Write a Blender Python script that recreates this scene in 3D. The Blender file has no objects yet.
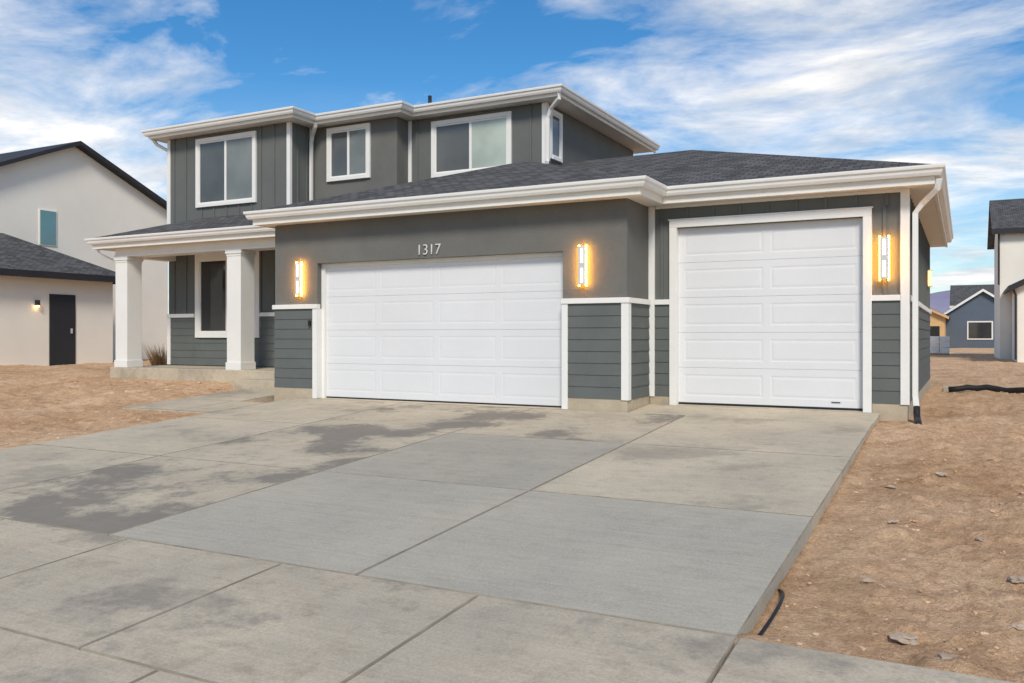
import bpy, bmesh, math, random
from mathutils import Vector, Matrix, noise
random.seed(7)
scene=bpy.context.scene
COL=scene.collection
SL=0.0575
def gz(y): return SL*(y-12.1)

# ---------------------------------------------------------------- materials
def nodes_of(m):
    m.use_nodes=True
    nt=m.node_tree
    return nt,nt.nodes,nt.links,nt.nodes['Principled BSDF']
def pos_scaled(N,L,s):
    g=N.new('ShaderNodeNewGeometry'); mp=N.new('ShaderNodeMapping'); mp.inputs['Scale'].default_value=s if hasattr(s,'__len__') else (s,s,s)
    L.new(g.outputs['Position'],mp.inputs['Vector']); return mp.outputs['Vector']
def noise_node(N,L,vec,scale,detail=6,rough=.6,dist=0):
    n=N.new('ShaderNodeTexNoise'); n.inputs['Scale'].default_value=scale; n.inputs['Detail'].default_value=detail
    n.inputs['Roughness'].default_value=rough; n.inputs['Distortion'].default_value=dist
    L.new(vec,n.inputs['Vector']); return n.outputs['Fac']
def ramp(N,L,fac,p0,c0,p1,c1):
    r=N.new('ShaderNodeValToRGB'); e=r.color_ramp.elements
    e[0].position=p0; e[0].color=c0; e[1].position=p1; e[1].color=c1
    L.new(fac,r.inputs['Fac']); return r.outputs['Color']
def mixc(N,L,fac,a,b,mode='MIX'):
    m=N.new('ShaderNodeMix'); m.data_type='RGBA'; m.blend_type=mode
    for s,v in ((0,fac),(6,a),(7,b)):
        if hasattr(v,'links') or isinstance(v,bpy.types.NodeSocket): L.new(v,m.inputs[s])
        else: m.inputs[s].default_value=v
    return m.outputs[2]
def c4(c,k=1): return (c[0]*k,c[1]*k,c[2]*k,1)
def mat(name,col,rough=.7,var=.12,vscale=1.2,bump=0,bscale=60,spec=.3,metal=0,fine=.06):
    m=bpy.data.materials.new(name); nt,N,L,P=nodes_of(m)
    v=pos_scaled(N,L,1.0)
    a=ramp(N,L,noise_node(N,L,v,vscale,4,.65),.3,c4(col,1-var),.7,c4(col,1+var))
    fn=noise_node(N,L,v,bscale,3,.65)
    b=ramp(N,L,fn,.3,(1-fine,)*3+(1,),.7,(1+fine,)*3+(1,))
    c=mixc(N,L,1.0,a,b,'MULTIPLY'); L.new(c,P.inputs['Base Color'])
    P.inputs['Roughness'].default_value=rough; P.inputs['Specular IOR Level'].default_value=spec; P.inputs['Metallic'].default_value=metal
    if bump:
        bn=N.new('ShaderNodeBump'); bn.inputs['Strength'].default_value=bump; bn.inputs['Distance'].default_value=.01
        L.new(fn,bn.inputs['Height']); L.new(bn.outputs['Normal'],P.inputs['Normal'])
    return m
M_stucco=mat('stucco_grey',(.158,.158,.146),.9,.10,.9,.5,70,.15)
M_bb=mat('board_grey',(.135,.143,.135),.75,.07,1,.1,120,.25)
M_side=mat('siding_grey',(.128,.139,.132),.75,.07,2,.15,90,.15)
M_white=mat('white_trim_paint',(.80,.79,.75),.5,.03,2,.03,80,.4,0,.02)
M_cream=mat('fascia_paint',(.80,.77,.70),.5,.03,2,0,80,.4,0,.02)
M_soffit=mat('soffit_white',(.78,.74,.66),.6,.03,2)
M_door=mat('garage_door_white',(.715,.720,.725),.55,.03,.8,.12,110,.3,0,.03)
M_found=mat('foundation_concrete',(.46,.39,.29),.9,.15,3,.3,60,.1)
M_black=mat('black_rubber',(.02,.02,.022),.5,.1)
M_dark=mat('dark_fascia',(.03,.03,.034),.6,.1)
M_nwall=mat('neighbour_stucco',(.86,.81,.71),.9,.04,.6,.3,50,.1)
M_nblue=mat('blue_grey_siding',(.10,.13,.17),.8,.05)
M_tan=mat('tan_sheathing',(.62,.40,.19),.8,.15,1)
M_chrome=mat('brushed_steel',(.72,.72,.70),.35,.03,2,0,60,.5,.5)
M_silver=mat('silver_numeral',(.70,.70,.69),.4,.03,2,0,60,.5,.1)
M_rock=mat('rock',(.46,.36,.27),.95,.2,6,.5,40,.1)
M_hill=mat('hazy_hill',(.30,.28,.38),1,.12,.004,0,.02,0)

def concrete(name,col,stain=0,seed=0,sp=.5,blotch=.82,var=.13):
    m=bpy.data.materials.new(name); nt,N,L,P=nodes_of(m)
    g=N.new('ShaderNodeNewGeometry'); mp=N.new('ShaderNodeMapping'); mp.inputs['Location'].default_value=(seed*7.3,seed*3.1,0)
    L.new(g.outputs['Position'],mp.inputs['Vector']); v=mp.outputs['Vector']
    c=ramp(N,L,noise_node(N,L,v,.8,5,.62,.15),.3,(col[0]*(1-var),col[1]*(1-var*.95),col[2]*(1-var*.8),1),.7,(col[0]*(1+var),col[1]*(1+var*.9),col[2]*(1+var*.7),1))
    fn=noise_node(N,L,v,60,4,.75)
    c=mixc(N,L,1.0,c,ramp(N,L,fn,.3,(.82,.82,.82,1),.7,(1.13,1.13,1.13,1)),'MULTIPLY')
    mp2=N.new('ShaderNodeMapping'); mp2.inputs['Scale'].default_value=(.5,14,1); L.new(v,mp2.inputs['Vector'])
    s=noise_node(N,L,mp2.outputs['Vector'],2.0,4,.7)
    c=mixc(N,L,1.0,c,ramp(N,L,s,.3,(.92,.92,.925,1),.7,(1.06,1.06,1.05,1)),'MULTIPLY')
    md=noise_node(N,L,v,5,5,.75)
    c=mixc(N,L,1.0,c,ramp(N,L,md,.32,(blotch,blotch*.99,blotch*.975,1),.5,(1,1,1,1)),'MULTIPLY')
    if stain:
        a=noise_node(N,L,v,.62,6,.62,.15)
        a2=N.new('ShaderNodeMath'); a2.operation='MULTIPLY_ADD'; L.new(md,a2.inputs[0]); a2.inputs[1].default_value=.34; L.new(a,a2.inputs[2])
        fac=ramp(N,L,a2.outputs[0],sp+.16,(0,0,0,1),sp+.25,(stain,)*3+(1,))
        c=mixc(N,L,fac,c,(.175,.162,.145,1))
    L.new(c,P.inputs['Base Color']); P.inputs['Roughness'].default_value=.9; P.inputs['Specular IOR Level'].default_value=.06
    bn=N.new('ShaderNodeBump'); bn.inputs['Strength'].default_value=.4; bn.inputs['Distance'].default_value=.004
    ad=N.new('ShaderNodeMath'); ad.operation='ADD'; L.new(s,ad.inputs[0]); L.new(fn,ad.inputs[1])
    L.new(ad.outputs[0],bn.inputs['Height']); L.new(bn.outputs['Normal'],P.inputs['Normal'])
    return m
C_grey=concrete('concrete_grey',(.420,.385,.318),.25,1,.60,.90,.10)
C_grey2=concrete('concrete_grey_light',(.450,.412,.340),.12,4,.58,.92,.10)
C_tan=concrete('concrete_tan',(.545,.475,.362),.4,2,.53,.85)
C_tan_st=concrete('concrete_tan_stained',(.515,.448,.342),.75,3,.495,.80,.15)
C_walk=concrete('concrete_sidewalk',(.505,.44,.34),.55,5,.53,.80,.15)
C_gap=mat('joint_dirt',(.05,.042,.034),.95,.2,8)
C_edge=mat('joint_edge',(.26,.225,.175),.95,.3,3)
M_asph=mat('asphalt',(.05,.05,.052),.9,.15,3,.4,90,.2)

def soil_mat():
    m=bpy.data.materials.new('soil'); nt,N,L,P=nodes_of(m); v=pos_scaled(N,L,1)
    c=ramp(N,L,noise_node(N,L,v,.6,6,.68,.3),.32,(.60,.375,.215,1),.68,(.86,.60,.385,1))
    a=noise_node(N,L,v,7,7,.8); f=noise_node(N,L,v,45,4,.8)
    c=mixc(N,L,1.0,c,ramp(N,L,a,.36,(.72,.68,.64,1),.60,(1.12,1.12,1.12,1)),'MULTIPLY')
    c=mixc(N,L,1.0,c,ramp(N,L,f,.35,(.76,.74,.72,1),.65,(1.15,1.15,1.15,1)),'MULTIPLY')
    L.new(c,P.inputs['Base Color']); P.inputs['Roughness'].default_value=1; P.inputs['Specular IOR Level'].default_value=.03
    bn=N.new('ShaderNodeBump'); bn.inputs['Strength'].default_value=.85; bn.inputs['Distance'].default_value=.035
    ad=N.new('ShaderNodeMath'); ad.operation='ADD'; L.new(a,ad.inputs[0]); L.new(f,ad.inputs[1])
    L.new(ad.outputs[0],bn.inputs['Height']); L.new(bn.outputs['Normal'],P.inputs['Normal'])
    return m
M_soil=soil_mat()

def shingle():
    m=bpy.data.materials.new('asphalt_shingle'); nt,N,L,P=nodes_of(m)
    g=N.new('ShaderNodeNewGeometry'); sp=N.new('ShaderNodeSeparateXYZ'); sn=N.new('ShaderNodeSeparateXYZ')
    L.new(g.outputs['Position'],sp.inputs[0]); L.new(g.outputs['True Normal'],sn.inputs[0])
    def mth(op,a,b=None):
        n=N.new('ShaderNodeMath'); n.operation=op
        for i,x in enumerate((a,b)):
            if x is None: continue
            if isinstance(x,(int,float)): n.inputs[i].default_value=x
            else: L.new(x,n.inputs[i])
        return n.outputs[0]
    ax=mth('GREATER_THAN',mth('ABSOLUTE',sn.outputs['Y']),mth('ABSOLUTE',sn.outputs['X']))
    u=mth('ADD',mth('MULTIPLY',sp.outputs['X'],ax),mth('MULTIPLY',sp.outputs['Y'],mth('SUBTRACT',1.0,ax)))
    vv=mth('MULTIPLY',sp.outputs['Z'],3.16)
    cb=N.new('ShaderNodeCombineXYZ'); L.new(u,cb.inputs[0]); L.new(vv,cb.inputs[1])
    br=N.new('ShaderNodeTexBrick'); L.new(cb.outputs[0],br.inputs['Vector'])
    br.inputs['Scale'].default_value=1; br.inputs['Brick Width'].default_value=.20; br.inputs['Row Height'].default_value=.14
    br.inputs['Mortar Size'].default_value=.010; br.inputs['Mortar Smooth'].default_value=.3
    br.inputs['Color1'].default_value=(.075,.074,.075,1); br.inputs['Color2'].default_value=(.145,.142,.140,1); br.inputs['Mortar'].default_value=(.038,.037,.038,1)
    v=pos_scaled(N,L,1)
    c=mixc(N,L,1.0,br.outputs['Color'],ramp(N,L,noise_node(N,L,v,90,3,.8),.3,(.7,.7,.7,1),.7,(1.3,1.3,1.3,1)),'MULTIPLY')
    c=mixc(N,L,1.0,c,ramp(N,L,noise_node(N,L,v,.9,3,.6),.3,(.92,.92,.92,1),.7,(1.08,1.08,1.08,1)),'MULTIPLY')
    L.new(c,P.inputs['Base Color']); P.inputs['Roughness'].default_value=.95; P.inputs['Specular IOR Level'].default_value=.08
    bn=N.new('ShaderNodeBump'); bn.inputs['Strength'].default_value=.5; bn.inputs['Distance'].default_value=.01
    L.new(br.outputs['Fac'],bn.inputs['Height']); bn.invert=True; L.new(bn.outputs['Normal'],P.inputs['Normal'])
    return m
M_roof=shingle()
def glass(name,col,rough=.04):
    m=bpy.data.materials.new(name); nt,N,L,P=nodes_of(m)
    v=pos_scaled(N,L,1)
    c=ramp(N,L,noise_node(N,L,v,.8,3,.5),.3,c4(col,.75),.7,c4(col,1.25)); L.new(c,P.inputs['Base Color'])
    P.inputs['Roughness'].default_value=rough; P.inputs['Specular IOR Level'].default_value=.7; P.inputs['IOR'].default_value=1.5
    return m
G_grey=glass('window_glass_grey',(.10,.105,.10)); G_mid=glass('window_glass_mid_grey',(.20,.215,.20)); G_lite=glass('window_glass_pale_green',(.44,.50,.43)); G_dark=glass('window_glass_dark',(.035,.035,.036)); G_blue=glass('window_glass_teal',(.13,.27,.29))  # solid tinted panes, mid and lite paler; nothing modelled behind them
def emis(name,col,s):
    m=bpy.data.materials.new(name); nt,N,L,P=nodes_of(m)
    P.inputs['Base Color'].default_value=c4(col); P.inputs['Emission Color'].default_value=c4(col); P.inputs['Emission Strength'].default_value=s
    return m
E_amber=emis('lamp_amber',(1.0,.42,.035),42); E_white=emis('lamp_warm_white',(1.0,.86,.6),1.1)

# ---------------------------------------------------------------- mesh helper
class B:
    def __init__(s): s.bm=bmesh.new(); s.mats=[]
    def mi(s,m):
        if m not in s.mats: s.mats.append(m)
        return s.mats.index(m)
    def box(s,x0,x1,y0,y1,z0,z1,m=None):
        v=[s.bm.verts.new(p) for p in ((x0,y0,z0),(x1,y0,z0),(x1,y1,z0),(x0,y1,z0),(x0,y0,z1),(x1,y0,z1),(x1,y1,z1),(x0,y1,z1))]
        i=s.mi(m) if m else 0
        for f in ((3,2,1,0),(4,5,6,7),(0,1,5,4),(1,2,6,5),(2,3,7,6),(3,0,4,7)):
            fc=s.bm.faces.new([v[k] for k in f]); fc.material_index=i
    def poly(s,pts,m=None):
        f=s.bm.faces.new([s.bm.verts.new(p) for p in pts]); f.material_index=s.mi(m) if m else 0
        return f
    def prism(s,pts,vec,m=None):
        i=s.mi(m) if m else 0
        a=[s.bm.verts.new(p) for p in pts]; b=[s.bm.verts.new(Vector(p)+Vector(vec)) for p in pts]
        n=len(a)
        fs=[s.bm.faces.new(a),s.bm.faces.new(b[::-1])]
        for k in range(n): fs.append(s.bm.faces.new((a[k],b[k],b[(k+1)%n],a[(k+1)%n])))
        for f in fs: f.material_index=i
    def done(s,name,mt=None,parent=None,bevel=0,recalc=True,label=None,smooth=False):
        if recalc: bmesh.ops.recalc_face_normals(s.bm,faces=s.bm.faces[:])
        vs=s.bm.verts[:]
        lo=Vector([min(v.co[i] for v in vs) for i in range(3)]); hi=Vector([max(v.co[i] for v in vs) for i in range(3)])
        c=(lo+hi)/2; c.z=lo.z
        for v in vs: v.co-=c
        me=bpy.data.meshes.new(name); s.bm.to_mesh(me); s.bm.free()
        for m in (s.mats if s.mats else [mt]): me.materials.append(m)
        if smooth:
            for p in me.polygons: p.use_smooth=True
        ob=bpy.data.objects.new(name,me); COL.objects.link(ob); ob.location=c
        if bevel:
            md=ob.modifiers.new('b','BEVEL'); md.width=bevel; md.segments=2; md.limit_method='ANGLE'
        if parent: attach(ob,parent)
        if label: ob['label']=label
        return ob
WL={}
def wl(o): return WL.get(o.name,Vector(o.location))
def attach(ob,parent):
    w=Vector(ob.location); WL[ob.name]=w.copy(); ob.parent=parent; ob.location=w-wl(parent)
def thing(name,loc,label,cat,group=None):
    e=bpy.data.objects.new(name,None); e.location=loc; COL.objects.link(e); e.empty_display_size=.3
    e['label']=label; e['category']=cat
    if group: e['group']=group
    return e
def sweep(path,profile,name,mt,parent):
    b=B(); n=len(path); rings=[]
    for i,p in enumerate(path):
        ns=[]
        if i>0:
            d=(Vector(p)-Vector(path[i-1])).normalized(); ns.append(Vector((-d.y,d.x)))
        if i<n-1:
            d=(Vector(path[i+1])-Vector(p)).normalized(); ns.append(Vector((-d.y,d.x)))
        m=ns[0] if len(ns)==1 else (ns[0]+ns[1])/(1+ns[0].dot(ns[1]))
        rings.append([b.bm.verts.new((p[0]+m.x*o,p[1]+m.y*o,z)) for o,z in profile])
    k=len(profile)
    for i in range(n-1):
        for j in range(k):
            b.bm.faces.new((rings[i][j],rings[i][(j+1)%k],rings[i+1][(j+1)%k],rings[i+1][j]))
    b.bm.faces.new(rings[0]); b.bm.faces.new(rings[-1][::-1])
    return b.done(name,mt,parent)
def tube(pts,r,name,mt,parent=None,seg=10,rx=None,smooth=True,upv=None):
    b=B()
    pts=[Vector(p) for p in pts]; rings=[]
    for i,p in enumerate(pts):
        d=(pts[min(i+1,len(pts)-1)]-pts[max(i-1,0)]).normalized()
        up=Vector((0,1,0)) if abs(d.z)>.6 else Vector((0,0,1))
        if abs(d.dot(up))>.95: up=Vector((1,0,0))
        if upv: up=Vector(upv)
        s=d.cross(up).normalized(); t=s.cross(d).normalized()
        if seg==4: ang=[math.pi/4+math.pi/2*k for k in range(4)]
        else: ang=[2*math.pi*k/seg for k in range(seg)]
        rings.append([b.bm.verts.new(p+s*math.cos(a)*r*1.0+t*math.sin(a)*(rx or r)) for a in ang])
    for i in range(len(pts)-1):
        for j in range(seg): b.bm.faces.new((rings[i][j],rings[i][(j+1)%seg],rings[i+1][(j+1)%seg],rings[i+1][j]))
    b.bm.faces.new(rings[0]); b.bm.faces.new(rings[-1][::-1])
    return b.done(name,mt,parent,smooth=smooth)

# ================================================================ HOUSE
H=thing('house',(-9,15,0),'dark grey two-storey house with white trim and covered porch','house')
XL,XG0,XG1,XR=-17.4,-11.27,-4.415,-.708
Y1,Y3,YP,YM,YRt=12.05,13.05,14.9,15.65,16.1
EZ0,EZ1=3.14,3.38; UZ0,UZ1=5.95,6.15
b=B()
b.box(XG0,-10.27,Y1,12.32,.18,3.2); b.box(-10.27,-5.45,Y1,12.32,2.42,3.2); b.box(-5.45,XG1,Y1,12.32,.18,3.2)
b.box(XG0+.004,XG1-.003,12.32,21.5,.18,3.2)
b.done('garage_wall',M_stucco,H,label='smooth grey stucco garage wall')
b=B(); b.box(-13.49,-11.09,YM,21.39,3.2,UZ0); b.box(-11.088,-7.67,YRt+.02,21.4,3.3,UZ0)
b.done('upper_wall',M_stucco,H)
def battens(b,x0,x1,y,z0,z1,step=.405,start=None,skip=()):
    x=(start if start is not None else x0+step/2)
    while x<x1-.03:
        if not any(a<x<c for a,c in skip): b.box(x-.022,x+.022,y-.02,y+.01,z0,z1)
        x+=step
b=B()
b.box(-4.41,-3.96,Y3,13.3,.18,3.2); b.box(-1.265,XR,Y3,13.3,.18,3.2); b.box(-3.96,-1.265,Y3,13.3,2.8,3.2)
b.box(-4.41,XR-.002,13.3,21.5,.18,3.2)
battens(b,-4.4,-.75,Y3,2.93,3.14,.405,-4.2); battens(b,-4.4,-4.1,Y3,1.7,2.94,.405,-4.2)
battens(b,-1.12,-.75,Y3,1.7,2.94,.2,-.99)
y=13.6
while y<21.4:
    b.box(XR-.01,XR+.02,y-.022,y+.022,1.7,3.14); y+=.405
b.done('board_and_batten_wall',M_bb,H)
b=B()
b.box(XL,XG0,YP,21.5,.2,3.5); b.box(XL,-13.492,YP,21.38,3.5,UZ0); b.box(-13.5,-11.28,YP+.003,16.5,3.2,3.55)
b.box(-11.09,-7.672,YRt,YRt+.02,3.5,UZ0-.001)
sk1=((-16.46,-14.46),)
battens(b,XL,-13.55,YP,3.9,UZ0,skip=sk1); battens(b,-16.46,-14.46,YP,3.9,4.2); battens(b,XL,XG0,YP,1.65,3.15,skip=((-16.5,-14.4),))
battens(b,-11.0,-7.75,YRt,4.2,UZ0,.405,-10.85,skip=((-10.5,-8.4),)); battens(b,-10.5,-8.4,YRt,4.2,4.6)
for y in (15.15,15.45): b.box(-13.5,-13.47,y-.02,y+.02,3.9,UZ0)
b.done('board_and_batten_wall',M_bb,H)
b=B()
b.box(XG0-.01,-10.29,Y1-.015,12.5,-.5,.18); b.box(-5.43,XG1+.01,Y1-.015,12.5,-.5,.18)
b.box(XG1-.4,XG1+.01,12.5,13.2,-.5,.18); b.box(-4.39,-4.0,Y3-.015,13.3,-.5,.18); b.box(-1.15,XR+.01,Y3-.015,13.3,-.5,.18)
b.box(-4.4,XR+.01,13.3,21.52,-.5,.18); b.box(XG0-.01,-4.4,12.52,21.52,-.5,.18)
b.box(XL-.01,XG0-.01,YP-.01,21.52,-.5,.2)
b.done('foundation',M_found,H)
def siding_y(x0,x1,y,z0,z1,e=.178):
    b=B(); z=z0
    while z<z1-.01:
        t=min(z+e,z1)
        b.prism([(x0,y+.005,z),(x0,y-.023,z),(x0,y-.012,t),(x0,y+.005,t)],(x1-x0,0,0)); z+=e
    b.done('lap_siding',M_side,H)
def siding_x(y0,y1,x,z0,z1,e=.178,sg=1):
    b=B(); z=z0
    while z<z1-.01:
        t=min(z+e,z1)
        b.prism([(x-.005*sg,y0,z),(x+.023*sg,y0,z),(x+.012*sg,y0,t),(x-.005*sg,y0,t)],(0,y1-y0,0)); z+=e
    b.done('lap_siding',M_side,H)
CZ=1.61
siding_y(XG0,-10.36,Y1,.18,CZ); siding_y(-5.36,XG1-.08,Y1,.18,CZ)
siding_x(Y1+.09,Y3-.03,XG1,.18,CZ)
siding_y(XG1+.1,-4.07,Y3,.18,CZ); siding_y(-1.15,XR-.08,Y3,.18,CZ)
siding_x(Y3+.09,21.5,XR,.18,CZ)
siding_y(XL+.09,-16.52,YP,.42,CZ); siding_y(-14.36,XG0,YP,.42,CZ); siding_y(-16.515,-14.365,YP,.42,1.06)
def tb(*a,n='corner_trim'):
    b=B(); b.box(*a); b.done(n,M_white,H,bevel=.004)
tb(-10.36,-10.26,Y1-.035,Y1+.2,.0,CZ); tb(-5.46,-5.36,Y1-.035,Y1+.2,-.0,CZ)
tb(XG1-.08,XG1+.035,Y1-.036,Y1+.09,.17,CZ)
tb(XG1+.001,XG1+.1,Y3-.034,Y3+.01,.17,3.15)
tb(XR-.08,XR+.035,Y3-.035,Y3+.09,.17,3.15)
W='wainscot_cap'
tb(XG0-.03,-10.255,Y1-.05,Y1+.06,CZ,1.69,n=W); tb(-5.465,XG1+.05,Y1-.05,Y1+.06,CZ,1.69,n=W)
tb(XG1-.02,XG1+.05,Y1+.06,Y3-.06,CZ,1.689,n=W); tb(XG1+.102,-4.07,Y3-.045,Y3+.01,CZ,1.69,n=W); tb(-1.16,XR-.082,Y3-.045,Y3+.01,CZ,1.69,n=W)
tb(XR-.01,XR+.045,Y3+.092,21.5,CZ,1.69,n=W)
tb(XL-.03,-16.5,YP-.045,YP+.02,CZ-.04,1.66,n=W); tb(-14.38,XG0-.01,YP-.045,YP+.02,CZ-.04,1.66,n=W)
tb(XL-.03,XL+.08,YP-.033,YP+.08,.42,CZ-.041)
tb(XL-.02,XL+.07,YP-.03,YP+.06,3.4,UZ0-.002)
tb(-13.57,-13.47,YP-.03,YP+.05,3.7,UZ0-.002); tb(-13.49,-13.458,YM-.1,YM-.005,3.9,UZ0-.002)
tb(-11.085,-11.0,YRt-.03,YRt+.01,4.0,UZ0-.002); tb(-7.75,-7.64,YRt-.03,YRt+.1,4.2,UZ0-.002)
b=B()
b.box(-4.07,-3.955,Y3-.05,Y3+.12,.0,2.80); b.box(-1.27,-1.155,Y3-.05,Y3+.12,.0,2.80); b.box(-4.07,-1.155,Y3-.052,Y3+.118,2.80,2.915)
b.box(-4.09,-1.135,Y3-.065,Y3+.01,2.915,2.93)
b.done('door_casing',M_white,H,bevel=.004)
b=B(); b.box(-4.30,XR+.0,Y3-.03,Y3+.01,3.11,3.154); b.done('frieze_board',M_white,H)

def garage_door(x0,x1,y,z0,z1,rows,cols,label,dp):
    b=B(); h=(z1-z0)/rows; w=(x1-x0)/cols
    for r in range(rows):
        a=z0+r*h+.002; c=z0+(r+1)*h-.002
        for k in range(cols):
            xa=x0+k*w; xb=xa+w
            il=.05 if k else .09; ir=.05 if k<cols-1 else .09
            ix0,ix1,iz0,iz1=xa+il,xb-ir,a+.10,c-.10
            rect=[(xa,xb,a,c,0),(ix0,ix1,iz0,iz1,0),(ix0+.018,ix1-.018,iz0+.018,iz1-.018,dp),(ix0+.03,ix1-.03,iz0+.03,iz1-.03,dp),(ix0+.055,ix1-.055,iz0+.055,iz1-.055,.0005)]
            prev=None
            for (p,q,s,t,d) in rect:
                cur=[b.bm.verts.new(v) for v in ((p,y+d,s),(q,y+d,s),(q,y+d,t),(p,y+d,t))]
                if prev:
                    for j in range(4): b.bm.faces.new((prev[j],prev[(j+1)%4],cur[(j+1)%4],cur[j]))
                prev=cur
            b.bm.faces.new(prev)
        b.poly([(x0,y,c),(x1,y,c),(x1,y+.02,c+.003),(x0,y+.02,c+.003)])
        b.poly([(x0,y,a),(x0,y+.02,a-.003),(x1,y+.02,a-.003),(x1,y,a)])
    d=b.done('garage_door',M_door,H,recalc=False,label=label)
    s=B(); s.box(x0,x1,y-.006,y+.03,z0-.035,z0+.002); s.done('door_seal',M_black,d)
    s=B(); s.box(x0,x1,y+.021,y+.04,z0,z1); s.done('door_backing',M_door,d)
    return d
garage_door(-10.26,-5.46,12.22,.03,2.42,4,4,'wide white sectional garage door with faint embossed panels',.0030)
garage_door(-3.957,-1.268,13.12,.09,2.80,5,2,'tall white single garage door with embossed panels',.0040)
b=B(); b.box(-10.27,-5.45,12.16,12.26,2.36,2.42); b.box(-10.27,-10.2,12.16,12.24,.0,2.36); b.done('door_stop',M_white,H)
b=B(); b.box(-1.70,-1.58,13.108,13.118,.16,.172); b.done('door_badge',M_dark,H)

def window(x0,x1,y,z0,z1,gl,gr,trim=.09,axis='y',sg=1,label=None,parent=H,split=True):
    def bx(b,a0,a1,d0,d1,c0,c1):
        if axis=='y': b.box(a0,a1,y+d0,y+d1,c0,c1)
        else: b.box(y-d1*sg,y-d0*sg,a0,a1,c0,c1)
    b=B()
    bx(b,x0,x0+trim,-.05,.02,z0,z1); bx(b,x1-trim,x1,-.05,.02,z0,z1)
    bx(b,x0+trim,x1-trim,-.052,.02,z1-trim,z1); bx(b,x0+trim,x1-trim,-.065,.02,z0,z0+trim*.9)
    a0,a1,c0,c1=x0+trim,x1-trim,z0+trim*.9,z1-trim; m=(a0+a1)/2; f=.035
    bx(b,a0,a0+f,-.034,.02,c0,c1); bx(b,a1-f,a1,-.034,.02,c0,c1); bx(b,a0+f,a1-f,-.033,.02,c0,c0+f); bx(b,a0+f,a1-f,-.033,.02,c1-f,c1)
    if split: bx(b,m-.03,m+.03,-.036,.02,c0+f,c1-f)
    w=b.done('window',M_white,parent,bevel=.003)
    if label: w['label']=label
    if split:
        g=B(); bx(g,a0+f,m-.03,-.010,.0,c0+f,c1-f); g.done('glass',gl,w)
        g=B(); bx(g,m+.03,a1-f,-.020,.0,c0+f,c1-f); g.done('glass',gr,w)
    else:
        g=B(); bx(g,a0+f,a1-f,-.014,.0,c0+f,c1-f); g.done('glass',gl,w)
window(-16.43,-14.49,YP,4.21,5.86,G_grey,G_mid)
window(-13.03,-11.80,YM,4.67,5.90,G_grey,G_mid)
window(-10.46,-8.46,YRt,4.62,5.86,G_grey,G_lite,label='white-framed sliding window with one pale greenish pane')
window(-16.45,-14.38,YP,1.08,3.08,G_dark,G_dark,label='dark porch window in a wide white frame',trim=.14)
window(16.25,16.84,-7.67,4.82,5.86,G_grey,G_grey,.08,'x',1,split=False)

def eave(path,z0,z1,n):
    sweep(path,[(-.16,z0),(-.12,z0),(-.12,z1-.02),(-.16,z1-.02)],'fascia',M_cream,n)
    sweep(path,[(-.118,z1-.135),(-.055,z1-.135),(-.035,z1-.10),(-.028,z1-.065),(-.005,z1-.045),(0,z1-.02),(0,z1),(-.012,z1),(-.012,z1-.012),(-.118,z1-.012)],'gutter',M_white,n)
eave([(-.23,22.0),(-.23,12.6),(-3.97,12.6),(-3.97,11.6),(-11.62,11.6),(-11.62,13.1),(-18.1,13.1),(-18.1,15.6)],EZ0,EZ1,H)
eave([(-7.1,21.9),(-7.1,15.65),(-10.64,15.65),(-10.64,15.2),(-13.0,15.2),(-13.0,14.45),(-17.85,14.45),(-17.85,21.9)],UZ0,UZ1,H)
b=B()
b.box(-4.11,-.37,12.74,21.98,3.155,3.175); b.box(-11.48,-4.11,11.74,14.0,3.155,3.175); b.box(-17.96,-11.48,13.24,15.6,3.155,3.175)
b.done('soffit',M_soffit,H)
b=B(); b.box(-17.71,-13.14,14.59,21.8,UZ0+.012,UZ0+.03); b.box(-13.14,-10.78,15.34,21.8,UZ0+.012,UZ0+.03); b.box(-10.78,-7.24,15.79,21.8,UZ0+.012,UZ0+.03)
b.done('upper_soffit',M_soffit,H)
K=.333; o=.05
def slab(b,pts,t=.035): b.prism(pts,(0,0,-t))
z=EZ1-.005
b=B()
x1,y0,y1=-.23-o,12.6+o,22.0-o; ym=(y0+y1)/2; h=ym-y0; zr=z+K*h
slab(b,[(-7.8,y0,z),(x1,y0,z),(x1-h,ym,zr),(-7.8,ym,zr)]); slab(b,[(x1,y0,z),(x1,y1,z),(x1-h,ym,zr)]); slab(b,[(x1,y1,z),(-7.8,y1,z),(-7.8,ym,zr),(x1-h,ym,zr)])
x0,x1,y0=-11.62+o,-3.97-o,11.6+o; xm=(x0+x1)/2; h=xm-x0; zr=z+K*h
slab(b,[(x0,y0,z),(x1,y0,z),(xm,y0+h,zr)]); slab(b,[(x1,y0,z),(x1,17,z),(xm,17,zr),(xm,y0+h,zr)]); slab(b,[(x0,17,z),(x0,y0,z),(xm,y0+h,zr),(xm,17,zr)])
x0,y0=-18.1+o,13.1+o; h=15.7-y0
slab(b,[(x0,y0,z+.002),(-9.5,y0,z+.002),(-9.5,15.7,z+.002+K*h),(x0+h,15.7,z+.002+K*h)]); slab(b,[(x0,15.6,z+.002),(x0,y0,z+.002),(x0+h,15.7,z+.002+K*h),(x0+h-.02,15.72,z+K*h)])
b.done('lower_roof',M_roof,H,label='low-pitched dark grey shingle roof over the garage and porch')
b=B(); KU=.29
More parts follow.
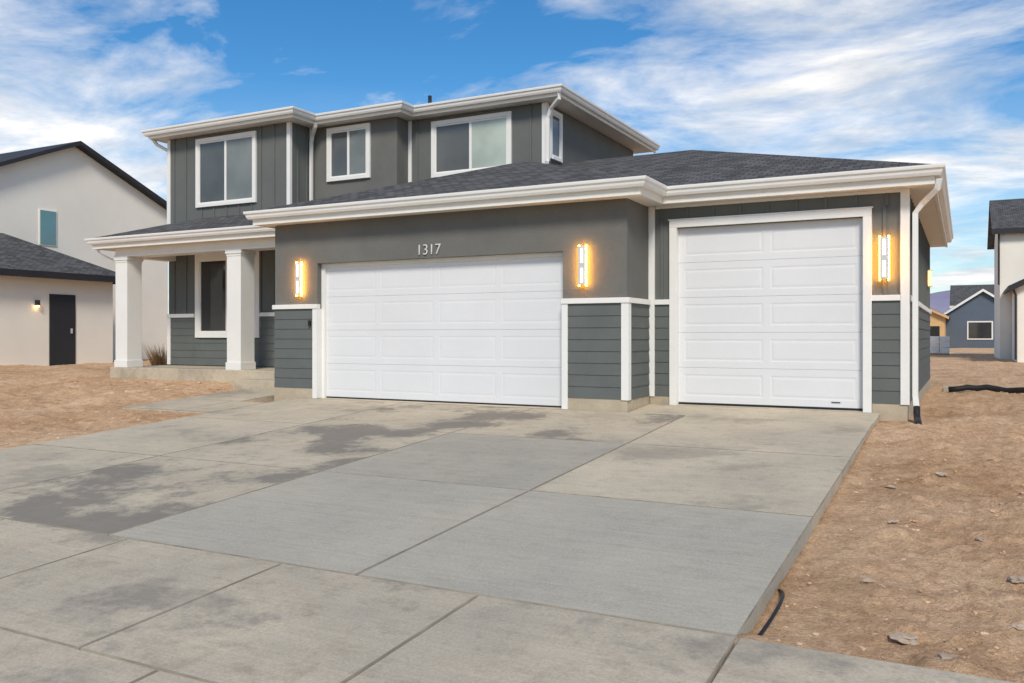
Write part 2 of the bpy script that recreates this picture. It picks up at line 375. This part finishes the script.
def hip(b,x0,x1,y0,y1,z,k):
    x0+=o;x1-=o;y0+=o;y1-=o
    if x1-x0>y1-y0:
        h=(y1-y0)/2; ym=y0+h; A=(x0+h,ym,z+k*h); C=(x1-h,ym,z+k*h)
        slab(b,[(x0,y0,z),(x1,y0,z),C,A]); slab(b,[(x1,y0,z),(x1,y1,z),C]); slab(b,[(x1,y1,z),(x0,y1,z),A,C]); slab(b,[(x0,y1,z),(x0,y0,z),A])
    else:
        h=(x1-x0)/2; xm=x0+h; A=(xm,y0+h,z+k*h); C=(xm,y1-h,z+k*h)
        slab(b,[(x0,y0,z),(x1,y0,z),A]); slab(b,[(x1,y0,z),(x1,y1,z),C,A]); slab(b,[(x1,y1,z),(x0,y1,z),C]); slab(b,[(x0,y1,z),(x0,y0,z),A,C])
zu=UZ1-.005
hip(b,-17.75,-7.1,15.65,21.9,zu,KU); hip(b,-17.85,-13.0,14.45,21.85,zu+.002,KU); hip(b,-15,-10.64,15.2,21.0,zu-.002,KU)
UR=b.done('upper_roof',M_roof,H,label='dark grey shingle hip roof with white gutters')
for (x,y,zz,hh) in ((-11.5,17.6,6.75,.20),(-14.2,17.2,6.65,.12)):
    tube([(x,y,zz-.4),(x,y,zz+hh)],.045,'vent_pipe',M_black,UR)

# porch
b=B(); b.box(-17.58,XG0-.01,13.38,YP-.012,-.2,.40)
b.done('porch_slab',C_tan,H,bevel=.015)
b=B(); b.box(-13.3,XG0-.02,12.98,13.378,-.3,.23); b.done('porch_step',C_tan,H,bevel=.012)
b=B(); b.box(-17.5,XG0-.01,13.46,13.84,2.96,3.154); b.box(-17.52,XG0-.012,13.44,13.86,2.95,2.99); b.done('porch_beam',M_cream,H)
b=B(); b.box(-17.5,-17.15,13.86,YP,2.96,3.154); b.done('porch_beam',M_cream,H)
for cx in (-17.28,-13.74):
    b=B(); cy=13.65
    b.box(cx-.20,cx+.20,cy-.20,cy+.20,.5,2.92); b.box(cx-.220,cx+.220,cy-.220,cy+.220,.40,.56)
    b.box(cx-.210,cx+.210,cy-.210,cy+.210,2.82,2.87); b.box(cx-.228,cx+.228,cy-.228,cy+.228,2.87,2.949)
    b.done('column',M_white,H,bevel=.005)

def sconce(x,y,z,parent,h=.62,label=None):
    b=B()
    b.box(x-.04,x+.04,y-.03,y-.001,z-h/2+.03,z+h/2-.03); b.box(x-.057,x+.057,y-.095,y-.07,z-h/2+.02,z+h/2-.02)
    b.box(x-.02,x+.02,y-.07,y-.03,z+.1,z+.13); b.box(x-.02,x+.02,y-.07,y-.03,z-.13,z-.1)
    s=b.done('wall_sconce',M_chrome,parent,bevel=.003,label=label)
    for sx in (-1,1):
        g=B(); g.box(x+sx*.057-.010,x+sx*.057+.010,y-.068,y-.040,z-h/2,z+h/2); g.done('lamp_strip',E_amber,s)
    g=B(); g.box(x-.02,x+.02,y-.103,y-.0955,z-h/2+.05,z-.04); g.box(x-.02,x+.02,y-.103,y-.0955,z+.04,z+h/2-.05); g.done('lamp_panel',E_white,s)
sconce(-5.10,Y1,2.18,H); sconce(-10.65,Y1,2.15,H); sconce(-.99,Y3-.02,2.2,H)
b=B(); b.box(XR+.02,XR+.1,20.0,20.12,2.15,2.5); s=b.done('wall_sconce',M_chrome,H); g=B(); g.box(XR+.03,XR+.09,19.96,20.0,2.18,2.47); g.done('lamp_strip',emis('lamp_side',(1,.5,.1),6),s)
b=B(); b.box(-10.43,-10.39,Y1-.07,Y1-.03,1.30,1.40); b.done('door_keypad',M_black,H)

tube([(-.30,12.72,3.2),(-.32,12.76,3.08),(-.50,12.96,2.93),(-.60,13.0,2.80),(-.60,13.0,.30),(-.58,12.98,.12)],.05,'downspout',M_white,H,4,.05,False)
tube([(-.58,12.97,.16),(-.58,12.94,.06),(-.57,12.85,.0),(-.55,12.6,-.02),(-.53,12.3,-.05)],.045,'downspout_extension',M_black,H,10,None,True,(1,0,0))
tube([(-7.2,15.74,6.05),(-7.22,15.78,5.9),(-7.5,15.98,5.78),(-7.58,16.02,5.6),(-7.58,16.02,4.72),(-7.56,15.9,4.66)],.045,'downspout',M_white,H,4,.045,False)
tube([(-13.1,15.3,6.0),(-13.12,15.32,5.9),(-13.36,15.5,5.75),(-13.41,15.52,5.6),(-13.41,15.52,4.25)],.045,'downspout',M_white,H,4,.045,False)
tube([(-17.75,14.7,6.0),(-17.7,14.8,5.85),(-17.47,14.95,5.7),(-17.46,14.95,5.5),(-17.46,14.95,3.7)],.045,'downspout',M_white,H,4,.045,False)
tube([(-17.95,13.3,3.2),(-17.9,13.35,3.05),(-17.58,13.6,2.85),(-17.55,13.62,.45)],.035,'downspout',M_white,H,4,.035,False)

NB=thing('house_number',(-7.9,Y1,2.47),'','')
for k in ('label','category'): del NB[k]
NB['label']='raised silver house number 1317'; attach(NB,H)
for i,ch in enumerate('1317'):
    cu=bpy.data.curves.new('n','FONT'); cu.body=ch; cu.size=.25; cu.extrude=.008; cu.align_x='CENTER'; cu.offset=-.003
    to=bpy.data.objects.new('t',cu); COL.objects.link(to); bpy.context.view_layer.update()
    me=bpy.data.meshes.new_from_object(to.evaluated_get(bpy.context.evaluated_depsgraph_get())); bpy.data.objects.remove(to)
    me.materials.clear(); me.materials.append(M_silver)
    no=bpy.data.objects.new('digit',me); COL.objects.link(no); no.rotation_euler=(math.pi/2,0,0); no.location=(-8.07+i*.122,Y1-.02,2.475); attach(no,NB)

# ================================================================ GROUND & PAVING
def frange(a,b,s):
    n=max(1,int(round((b-a)/s))); return [a+(b-a)*i/n for i in range(n)]
xs=[-1800,-900,-400,-200,-120,-80,-60,-48,-40,-34,-30,-27]+frange(-25,-19,.5)+frange(-19,-10.85,.10)+[-10.85,-10.80,-10.76]+frange(-10.5,-1.2,.5)+frange(-1.2,3.2,.038)+frange(3.2,8,.2)+[8,9,10.5,13,17,22,30,45,70,120,250,600,1800]
ys=[-1800,-600,-200,-80,-40,-20,-12,-8,-5,-3,-1,0,1,2]+frange(2.6,9,.042)+frange(9,13.5,.06)+frange(13.5,20,.2)+frange(20,34,.6)+[34,36,39,43,48,55,65,80,100,140,200,320,600,1200,2600]
def sm(a,b,x):
    t=max(0,min(1,(x-a)/(b-a))); return t*t*(3-2*t)
def rd(x,y,x0,x1,y0,y1):
    dx=max(x0-x,0,x-x1); dy=max(y0-y,0,y-y1); return math.hypot(dx,dy)
def hgt(x,y):
    g=SL*(max(-9,min(y,12.1))-12.1)
    n=0
    if abs(x)<40 and -10<y<60:
        p=Vector((x,y,0))
        c=noise.noise(p*3.6+Vector((9,4,0))); c2=noise.noise(p*9+Vector((2,7,0)))
        rut=.020*math.sin((x+.35*math.sin(y*.5))*6.5)*(.5+.5*noise.noise(p*.35+Vector((3,1,0))))
        n=.055*noise.noise(p*.7)+.03*noise.noise(p*1.9+Vector((5,2,1)))+.06*max(0,c)**1.2+.035*max(0,c2)+.024*abs(noise.noise(p*14))+.012*noise.noise(p*27)-.022+rut
    if (-10.78<x<-1.08 and 2.95<y<13.4) or y<=4.44: return g-.17
    if x<=-10.7:
        if -12.9<x and 10.15<y<11.3: return g-.12
        if -12.9<x and 11.2<y<13.3: return SL*(y-12.1)-.12
        dist=min(rd(x,y,-10.8,-1,3,13),rd(x,y,-12.95,-10.8,10.1,11.35),rd(x,y,-12.95,-11.45,11.35,12.9))
        k=sm(0,.9,dist)
        gg=SL*(min(y,13.3)-12.1)
        far=.13*sm(-18,-23,x)*sm(10,14,y)
        pr=sm(.1,.8,rd(x,y,-17.6,-11.3,13.3,15))
        return gg-.025+k*(.03+.07*sm(9,12,y))+far+n*(.12+1.1*k)*(.35+.65*pr)
    e=sm(-1.05,-.2,x)
    d=-.12+.045*e+.05*sm(8,12,y)
    edge=sm(4.45,4.9,y)
    d=d*edge+(-.03)*(1-edge)
    return g+d+n*(.35+.9*e)+.02
b=B(); bm=b.bm
grid=[[bm.verts.new((x,y,hgt(x,y))) for y in ys] for x in xs]
for i in range(len(xs)-1):
    for j in range(len(ys)-1):
        bm.faces.new((grid[i][j],grid[i+1][j],grid[i+1][j+1],grid[i][j+1]))
g=b.done('ground',M_soil,smooth=True,recalc=False); g['kind']='structure'; g['label']='bare sandy orange-brown dirt lot'

def pslab(b,x0,x1,y0,y1,m,off=0,gap=.007,th=.14,je=True):
    x0+=gap;x1-=gap;y0+=gap;y1-=gap
    i=b.mi(m); ie=b.mi(C_edge) if je else i; r=.008
    def P(x,y,dz): return b.bm.verts.new((x,y,gz(y)+off+dz))
    top=[P(x0+r,y0+r,0),P(x1-r,y0+r,0),P(x1-r,y1-r,0),P(x0+r,y1-r,0)]
    mid=[P(x0,y0,-r),P(x1,y0,-r),P(x1,y1,-r),P(x0,y1,-r)]
    bot=[P(x0,y0,-th),P(x1,y0,-th),P(x1,y1,-th),P(x0,y1,-th)]
    b.bm.faces.new(top).material_index=i
    for A,C,ii in ((mid,top,ie),(bot,mid,i)):
        for k in range(4): b.bm.faces.new((A[k],A[(k+1)%4],C[(k+1)%4],C[k])).material_index=ii
def joint_base(b,x0,x1,y0,y1,off=0):
    i=b.mi(C_gap)
    b.bm.faces.new([b.bm.verts.new((x,y,gz(y)+off-.030)) for x,y in ((x0,y0),(x1,y0),(x1,y1),(x0,y1))]).material_index=i
b=B()
cx=[-10.8,-8.4,-5.95,-3.52,-1.04]; ry=[4.5,7.05,9.6,12.03]
tbl={(2,0):C_grey2,(3,0):C_grey2,(2,1):C_grey,(3,1):C_tan,(3,2):C_tan,(2,2):C_tan_st,(1,2):C_tan_st,(0,2):C_tan,(1,1):C_tan_st,(0,1):C_tan,(1,0):C_tan_st,(0,0):C_tan}
for i in range(4):
    for j in range(3): pslab(b,cx[i],cx[i+1],ry[j],ry[j+1],tbl[(i,j)])
pslab(b,-10.26,-5.46,12.03,12.24,C_tan); pslab(b,XG1+.02,-1.04,12.03,13.0,C_tan,0,je=False); pslab(b,-4.07,-1.15,13.0,13.15,C_tan,0)
joint_base(b,-10.78,-1.06,4.52,12.0)
d=b.done('driveway',None,recalc=True); d['kind']='structure'; d['label']='wide concrete driveway in tan and grey panels'
b=B(); x=-1.04+1.55*8
while x>-30:
    pslab(b,x-1.55,x,2.96,4.5,C_walk,0,.006); x-=1.55
joint_base(b,-29,11,2.98,4.48)
d=b.done('sidewalk',None); d['kind']='structure'; d['label']='concrete pavement with tooled joints'
b=B()
for i in range(4): pslab(b,cx[i],cx[i+1],.4,2.96,C_walk,0,.006)
d=b.done('driveway_apron',None); d['kind']='structure'
b=B()
for yy,w in ((0.1,.15),(-.35,.45)): b.box(-60,40,yy,yy+w-.002,gz(yy)-.3,gz(yy)+(.0 if w<.2 else -.03))
d=b.done('kerb',C_walk); d['kind']='structure'
b=B(); b.box(-60,40,-8,-.36,-1.3,gz(-.35)-.06); d=b.done('road',M_asph); d['kind']='structure'
b=B()
pslab(b,-12.95,-11.6,10.1,11.35,C_tan,.0); pslab(b,-11.6,-10.81,10.1,11.35,C_tan,.0); pslab(b,-12.95,-11.45,11.35,12.96,C_tan,.0)
d=b.done('garden_path',None); d['kind']='structure'; d['label']='short concrete path from driveway to porch step'
b=B(); b.box(-.4,.9,20.2,21.4,-.2,.02); d=b.done('side_path',C_tan); d['kind']='structure'

def rock_mesh(b,c,r,sq=.55,seed=0,sub=1):
    res=bmesh.ops.create_icosphere(b.bm,subdivisions=sub,radius=1)
    s=Vector((seed*3.1,seed*1.7,seed))
    rot=seed*1.37
    for v in res['verts']:
        k=1+.7*noise.noise(v.co*1.5+s)
        px,py=v.co.x*r*1.35*k,v.co.y*r*k
        v.co=Vector((px*math.cos(rot)-py*math.sin(rot),px*math.sin(rot)+py*math.cos(rot),v.co.z*r*sq*k))+Vector(c)
for i,(x,y,r) in enumerate(((-.27,4.98,.055),(-.08,4.75,.045),(.3,6.2,.045),(-.55,5.9,.03),(.6,8.2,.06),(-.5,7.4,.035),(.1,7.1,.03),(.25,5.3,.03),(-.2,9.4,.05),(-.6,8.6,.035),(.8,10.5,.06))):
    b=B(); rock_mesh(b,(x,y,hgt(x,y)+.008),r,.4,i,3); o_=b.done('rock',M_rock)
    o_['label']='small flat brown rock lying on the dirt'; o_['category']='rock'; o_['group']='rocks on the dirt lot'
b=B()
for i in range(1100):
    x=-.98+abs(random.gauss(0,1.8)); y=random.uniform(4.6,13); r=.004+.018*random.random()**4
    rock_mesh(b,(x,y,hgt(x,y)+r*.0),r,.6,i)
for i in range(700):
    x=random.uniform(-18,-10.95); y=random.uniform(5,13); r=.008+.030*random.random()**4
    if -13.1<x and y>9.9: continue
    rock_mesh(b,(x,y,hgt(x,y)+r*.0),r,.6,i)
p=b.done('pebbles',mat('dirt_clods',(.62,.42,.27),1,.25,3,.4,50,.03)); p['kind']='stuff'; p['label']='dirt clods and small stones scattered on the soil'

pts=[]
for i in range(15):
    t=i/14; x=-1.015+.085*math.sin(t*math.pi)**.8-.02*t; y=4.62+ .95*t; pts.append((x,y,gz(y)-.10+.085*math.sin(t*math.pi)))
h=tube(pts,.010,'cable',M_black); h['label']='black cable curling out beside the driveway edge'; h['category']='cable'
pts=[]
for i in range(30):
    t=i/29; x=-.3+t*5; y=20.0-3.0*t+.5*math.sin(t*7); pts.append((x,y,hgt(x,y)+.07))
h=tube(pts,.06,'drain_hose',M_black); h['label']='black corrugated drain hose lying across the dirt'; h['category']='hose'

b=B(); sx,sy=-18.35,15.6; s0=hgt(sx,sy)+.05
for i in range(300):
    a=random.uniform(0,6.28); r=random.uniform(.02,.25); l=random.uniform(.25,.8); bx,by=sx+math.cos(a)*r,sy+math.sin(a)*r
    tip=(bx+math.cos(a)*l*.5,by+math.sin(a)*l*.5,s0+l); w=.012
    b.poly([(bx-w,by,s0-.08),(bx+w,by,s0-.08),tip]); b.poly([(bx,by-w,s0-.08),(bx,by+w,s0-.08),(tip[0]+.02,tip[1],tip[2])])
s=b.done('dry_shrub',mat('dry_grass',(.40,.25,.12),1,.3,9)); s['label']='small dry brown grass clump beside the porch'; s['category']='plant'

# ================================================================ NEIGHBOUR with gable
Nn=thing('neighbour_house',(-30,17,.2),'white stucco two-storey house with black roof edges and a black door','house')
b=B(); X=-26.5; yc=18.8; hw=3.85; ze=5.83; zp=ze+.44*hw
b.prism([(X,yc-hw,0),(X,yc+hw,0),(X,yc+hw,ze),(X,yc,zp),(X,yc-hw,ze)],(-12,0,0))
b.done('wall',M_nwall,Nn)
b=B(); b.box(-33,-24.3,6,18.6,0,3.0); b.done('lower_wall',M_nwall,Nn)
b=B(); oh=.35
for s in (1,-1):
    ye=yc+s*(hw+.4); zz=ze-.44*.4
    b.prism([(X+oh,yc,zp+.12),(X+oh,ye,zz+.12),(X+oh,ye,zz-.02),(X+oh,yc,zp-.02)],(-12.7,0,0))
b.done('roof',M_dark,Nn)
b=B()
ex=-23.9; ye=19.0; zz=3.02; kk=.5
b.prism([(ex,5.6,zz),(ex,ye,zz),(ex-2.6,ye-2.6,zz+1.3),(ex-2.6,5.6,zz+1.3)],(0,0,-.12))
b.prism([(ex,ye,zz),(ex-2.6,ye,zz),(ex-2.6,ye-2.6,zz+1.3)],(0,0,-.12))
b.done('lower_roof',M_roof,Nn)
b=B(); b.box(ex-.04,ex+.03,5.6,ye+.03,zz-.2,zz+.0); b.box(ex-2.6,ex-.04,ye-.02,ye+.03,zz-.2,zz); b.done('fascia',M_dark,Nn)
b=B(); b.box(-24.5,-24.27,16.42,17.27,.2,2.38); dd=b.done('door',M_dark,Nn,bevel=.01,label='plain black side door')
b=B(); b.box(-24.27,-24.24,17.10,17.15,1.2,1.35); b.done('handle',M_chrome,dd)
b=B(); b.box(-26.52,-26.47,17.55,18.15,4.07,5.23); w=b.done('window',M_nwall,Nn); b=B(); b.box(-26.47,-26.46,17.58,18.12,4.1,5.2); b.done('glass',G_blue,w)
b=B(); b.box(-24.3,-24.17,15.97,16.05,2.02,2.18); s=b.done('wall_sconce',M_dark,Nn); b=B(); b.box(-24.28,-24.19,15.98,16.04,1.98,2.02); b.done('lamp_strip',emis('lamp_door',(1,.6,.2),14),s)

# ================================================================ background houses
def bg_house(loc,w,d,ze,slope,axis,mw,mr,mt,label,wins=(),group='houses across the dirt lots',spout=None):
    x,y=loc; T=thing('background_house',(x+w/2,y+d/2,-.1),label,'house',group)
    b=B(); z0=-.3
    if axis=='x':
        zp=ze+slope*d/2; b.prism([(x,y,z0),(x,y+d,z0),(x,y+d,ze),(x,y+d/2,zp),(x,y,ze)],(w,0,0))
    else:
        zp=ze+slope*w/2; b.prism([(x,y,z0),(x+w,y,z0),(x+w,y,ze),(x+w/2,y,zp),(x,y,ze)],(0,d,0))
    b.done('wall',mw,T)
    b=B(); e=.35
    for s in (1,-1):
        if axis=='x':
            c=y+d/2; q=c+s*(d/2+e); b.prism([(x-e,c,zp+.15),(x-e,q,ze-slope*e+.15),(x-e,q,ze-slope*e),(x-e,c,zp)],(w+2*e,0,0))
        else:
            c=x+w/2; q=c+s*(w/2+e); b.prism([(c,y-e,zp+.15),(q,y-e,ze-slope*e+.15),(q,y-e,ze-slope*e),(c,y-e,zp)],(0,d+2*e,0))
    b.done('roof',mr,T)
    if axis=='y':
        for s in (1,-1):
            c=x+w/2; q=c+s*(w/2+e); b=B(); b.prism([(c,y-e-.03,zp+.12),(q,y-e-.03,ze-slope*e+.12),(q,y-e-.03,ze-slope*e-.12),(c,y-e-.03,zp-.12)],(0,.028,0)); b.done('rake_board',mt or M_white,T)
    else:
        b=B(); b.box(x-e,x+w+e,y-e-.04,y-e+.03,ze-slope*e-.12,ze-slope*e+.13); b.done('fascia',mt or M_white,T)
    for (wx,wz,ww,wh) in wins:
        b=B(); b.box(wx-.12,wx+ww+.12,y-.06,y+.02,wz-.12,wz+wh+.12); f=b.done('window',mt or M_white,T)
        b=B(); b.box(wx,wx+ww,y-.08,y-.05,wz,wz+wh); b.done('glass',G_dark,f)
    if spout: tube(spout,.06,'downspout',M_dark,T,4,.06,False)
    return T
bg_house((1.5,48),11,9,6.3,.42,'x',M_nwall,M_roof,M_dark,'white stucco two-storey house with dark shingle roof',((6,3.5,1.2,1.5),(3.2,3.6,1,1.4)),spout=[(1.45,47.9,6.1),(1.45,47.9,3.6)])
bg_house((2.0,43),8,4.9,3.3,.5,'y',M_nwall,M_dark,M_dark,'white single-storey garage wing with black roof edge',((4,.8,2,1.4),),spout=[(1.8,42.8,3.2),(1.93,42.92,2.9),(1.93,42.92,.1)])
bg_house((-1.6,92),6.2,9,3.3,.68,'y',M_nblue,M_roof,None,'dark blue gabled house with white trim',((.3,.9,1.9,1.5),))
bg_house((-1.1,104),14,9,4.4,.5,'x',M_nblue,M_roof,None,'dark blue house with long shingle roof',())
bg_house((-4.9,86),3.3,7,2.9,.5,'y',M_tan,M_dark,M_tan,'unfinished tan house with bare wall panels',((-2.8,.9,.8,1.1),))
T=thing('wrapped_pallet',(-1.4,60,-.1),'pallet of white wrapped building material on dirt','pallet')
b=B()
for k in range(3): b.box(-1.95,-.85,59.5+k*.45,59.6+k*.45,-.12,.0)
for k in range(6): b.box(-1.95+k*.19,-1.82+k*.19,59.4,60.6,.0,.03)
b.done('pallet_base',M_tan,T)
b=B()
for k in range(3):
    for q in range(2): b.box(-1.93+q*.55,-1.40+q*.55,59.45,60.55,.04+k*.36,.38+k*.36)
b.done('wrapped_load',M_white,T,bevel=.04)

b=B(); prev=None
for i in range(140):
    x=-1800+i*30
    hh=112+50*noise.noise(Vector((i*.07,3.3,0)))+20*noise.noise(Vector((i*.31,1.3,0)))+8*noise.noise(Vector((i*1.1,1.3,0)))
    cur=[b.bm.verts.new(p) for p in ((x,2100,-10),(x,2250,hh*.55),(x,2420,hh),(x,2700,-10))]
    if prev:
        for k in range(3): b.bm.faces.new((prev[k],cur[k],cur[k+1],prev[k+1]))
    prev=cur
hl=b.done('hills',M_hill,recalc=False,smooth=True); hl['kind']='structure'; hl['label']='distant hazy purple hills'

# ================================================================ WORLD
w=bpy.data.worlds.new('World'); scene.world=w; w.use_nodes=True; nt=w.node_tree; N=nt.nodes; L=nt.links
bg=N['Background']
SUN_EL,SUN_AZ=math.radians(42),math.radians(152)
sky=N.new('ShaderNodeTexSky'); sky.sky_type='NISHITA'; sky.sun_disc=False; sky.sun_elevation=SUN_EL; sky.sun_rotation=SUN_AZ; sky.air_density=1.0; sky.dust_density=.4; sky.ozone_density=3
tc=N.new('ShaderNodeTexCoord'); sp=N.new('ShaderNodeSeparateXYZ'); L.new(tc.outputs['Generated'],sp.inputs[0])
def mth(op,a,b_=None):
    n=N.new('ShaderNodeMath'); n.operation=op
    for i,x in enumerate((a,b_)):
        if x is None: continue
        if isinstance(x,(int,float)): n.inputs[i].default_value=x
        else: L.new(x,n.inputs[i])
    return n.outputs[0]
zz=mth('ADD',mth('MAXIMUM',sp.outputs['Z'],0.0),.17)
cb=N.new('ShaderNodeCombineXYZ'); L.new(mth('DIVIDE',sp.outputs['X'],zz),cb.inputs[0]); L.new(mth('DIVIDE',sp.outputs['Y'],zz),cb.inputs[1])
mp=N.new('ShaderNodeMapping'); mp.inputs['Rotation'].default_value=(0,0,math.radians(-20)); mp.inputs['Scale'].default_value=(.9,1.35,1); mp.inputs['Location'].default_value=(4.1,2.3,0)
L.new(cb.outputs[0],mp.inputs['Vector'])
n1=noise_node(N,L,mp.outputs['Vector'],1.8,8,.60,.5)
n2=noise_node(N,L,cb.outputs[0],.9,3,.5,.2)
s_=mth('ADD',mth('MULTIPLY',n1,.78),mth('MULTIPLY',n2,.22))
for az,el,rad,amp in ((-57,11,9,.11),(-43,21,12,-.055),(-31,14,6,.05),(-24,21,8,-.02),(-12,19,10,.085),(0,8,11,.05),(3,15,7,-.01)):
    a_,e_=math.radians(az),math.radians(el)
    vm=N.new('ShaderNodeVectorMath'); vm.operation='DOT_PRODUCT'; L.new(tc.outputs['Generated'],vm.inputs[0])
    vm.inputs[1].default_value=(math.sin(a_)*math.cos(e_),math.cos(a_)*math.cos(e_),math.sin(e_))
    mr=N.new('ShaderNodeMapRange'); mr.interpolation_type='SMOOTHSTEP'; L.new(vm.outputs['Value'],mr.inputs['Value'])
    mr.inputs['From Min'].default_value=math.cos(math.radians(rad*1.5)); mr.inputs['From Max'].default_value=1; mr.inputs['To Min'].default_value=0; mr.inputs['To Max'].default_value=amp
    s_=mth('ADD',s_,mr.outputs['Result'])
cf=ramp(N,L,s_,.475,(0,0,0,1),.69,(.97,.97,.97,1))
hz=mth('MULTIPLY',mth('SUBTRACT',1.0,mth('MINIMUM',mth('MULTIPLY',mth('MAXIMUM',sp.outputs['Z'],0.0),3.6),1.0)),.42)
fac=mth('MINIMUM',mth('ADD',cf,hz),.96)
hs=N.new('ShaderNodeHueSaturation'); hs.inputs['Saturation'].default_value=1.32; L.new(sky.outputs[0],hs.inputs['Color'])
sk=mixc(N,L,1.0,hs.outputs['Color'],(.112,.130,.132,1),'MULTIPLY')
n3=noise_node(N,L,mp.outputs['Vector'],2.6,6,.62,.3)
cc=ramp(N,L,n3,.36,(.68,.73,.80,1),.60,(1.14,1.10,1.06,1))
col=mixc(N,L,fac,sk,cc)
L.new(col,bg.inputs['Color']); bg.inputs['Strength'].default_value=1.0

sun=bpy.data.lights.new('sun','SUN'); sun.energy=2.9; sun.angle=math.radians(14); sun.color=(1,.92,.80)
so=bpy.data.objects.new('sun',sun); COL.objects.link(so)
dv=Vector((math.sin(SUN_AZ)*math.cos(SUN_EL),math.cos(SUN_AZ)*math.cos(SUN_EL),math.sin(SUN_EL)))
so.rotation_euler=(-dv).to_track_quat('-Z','Y').to_euler(); so.location=(0,-10,30)

cam=bpy.data.cameras.new('camera'); co=bpy.data.objects.new('camera',cam); COL.objects.link(co); scene.camera=co
co.location=(0,0,1.12); co.rotation_euler=(math.pi/2,0,math.radians(27.72)); cam.sensor_width=36; cam.lens=36*862/1024; cam.shift_y=-5.5/1024; cam.clip_end=8000; cam.clip_start=.05
scene.view_settings.view_transform='Standard'; scene.view_settings.look='None'; scene.view_settings.exposure=0
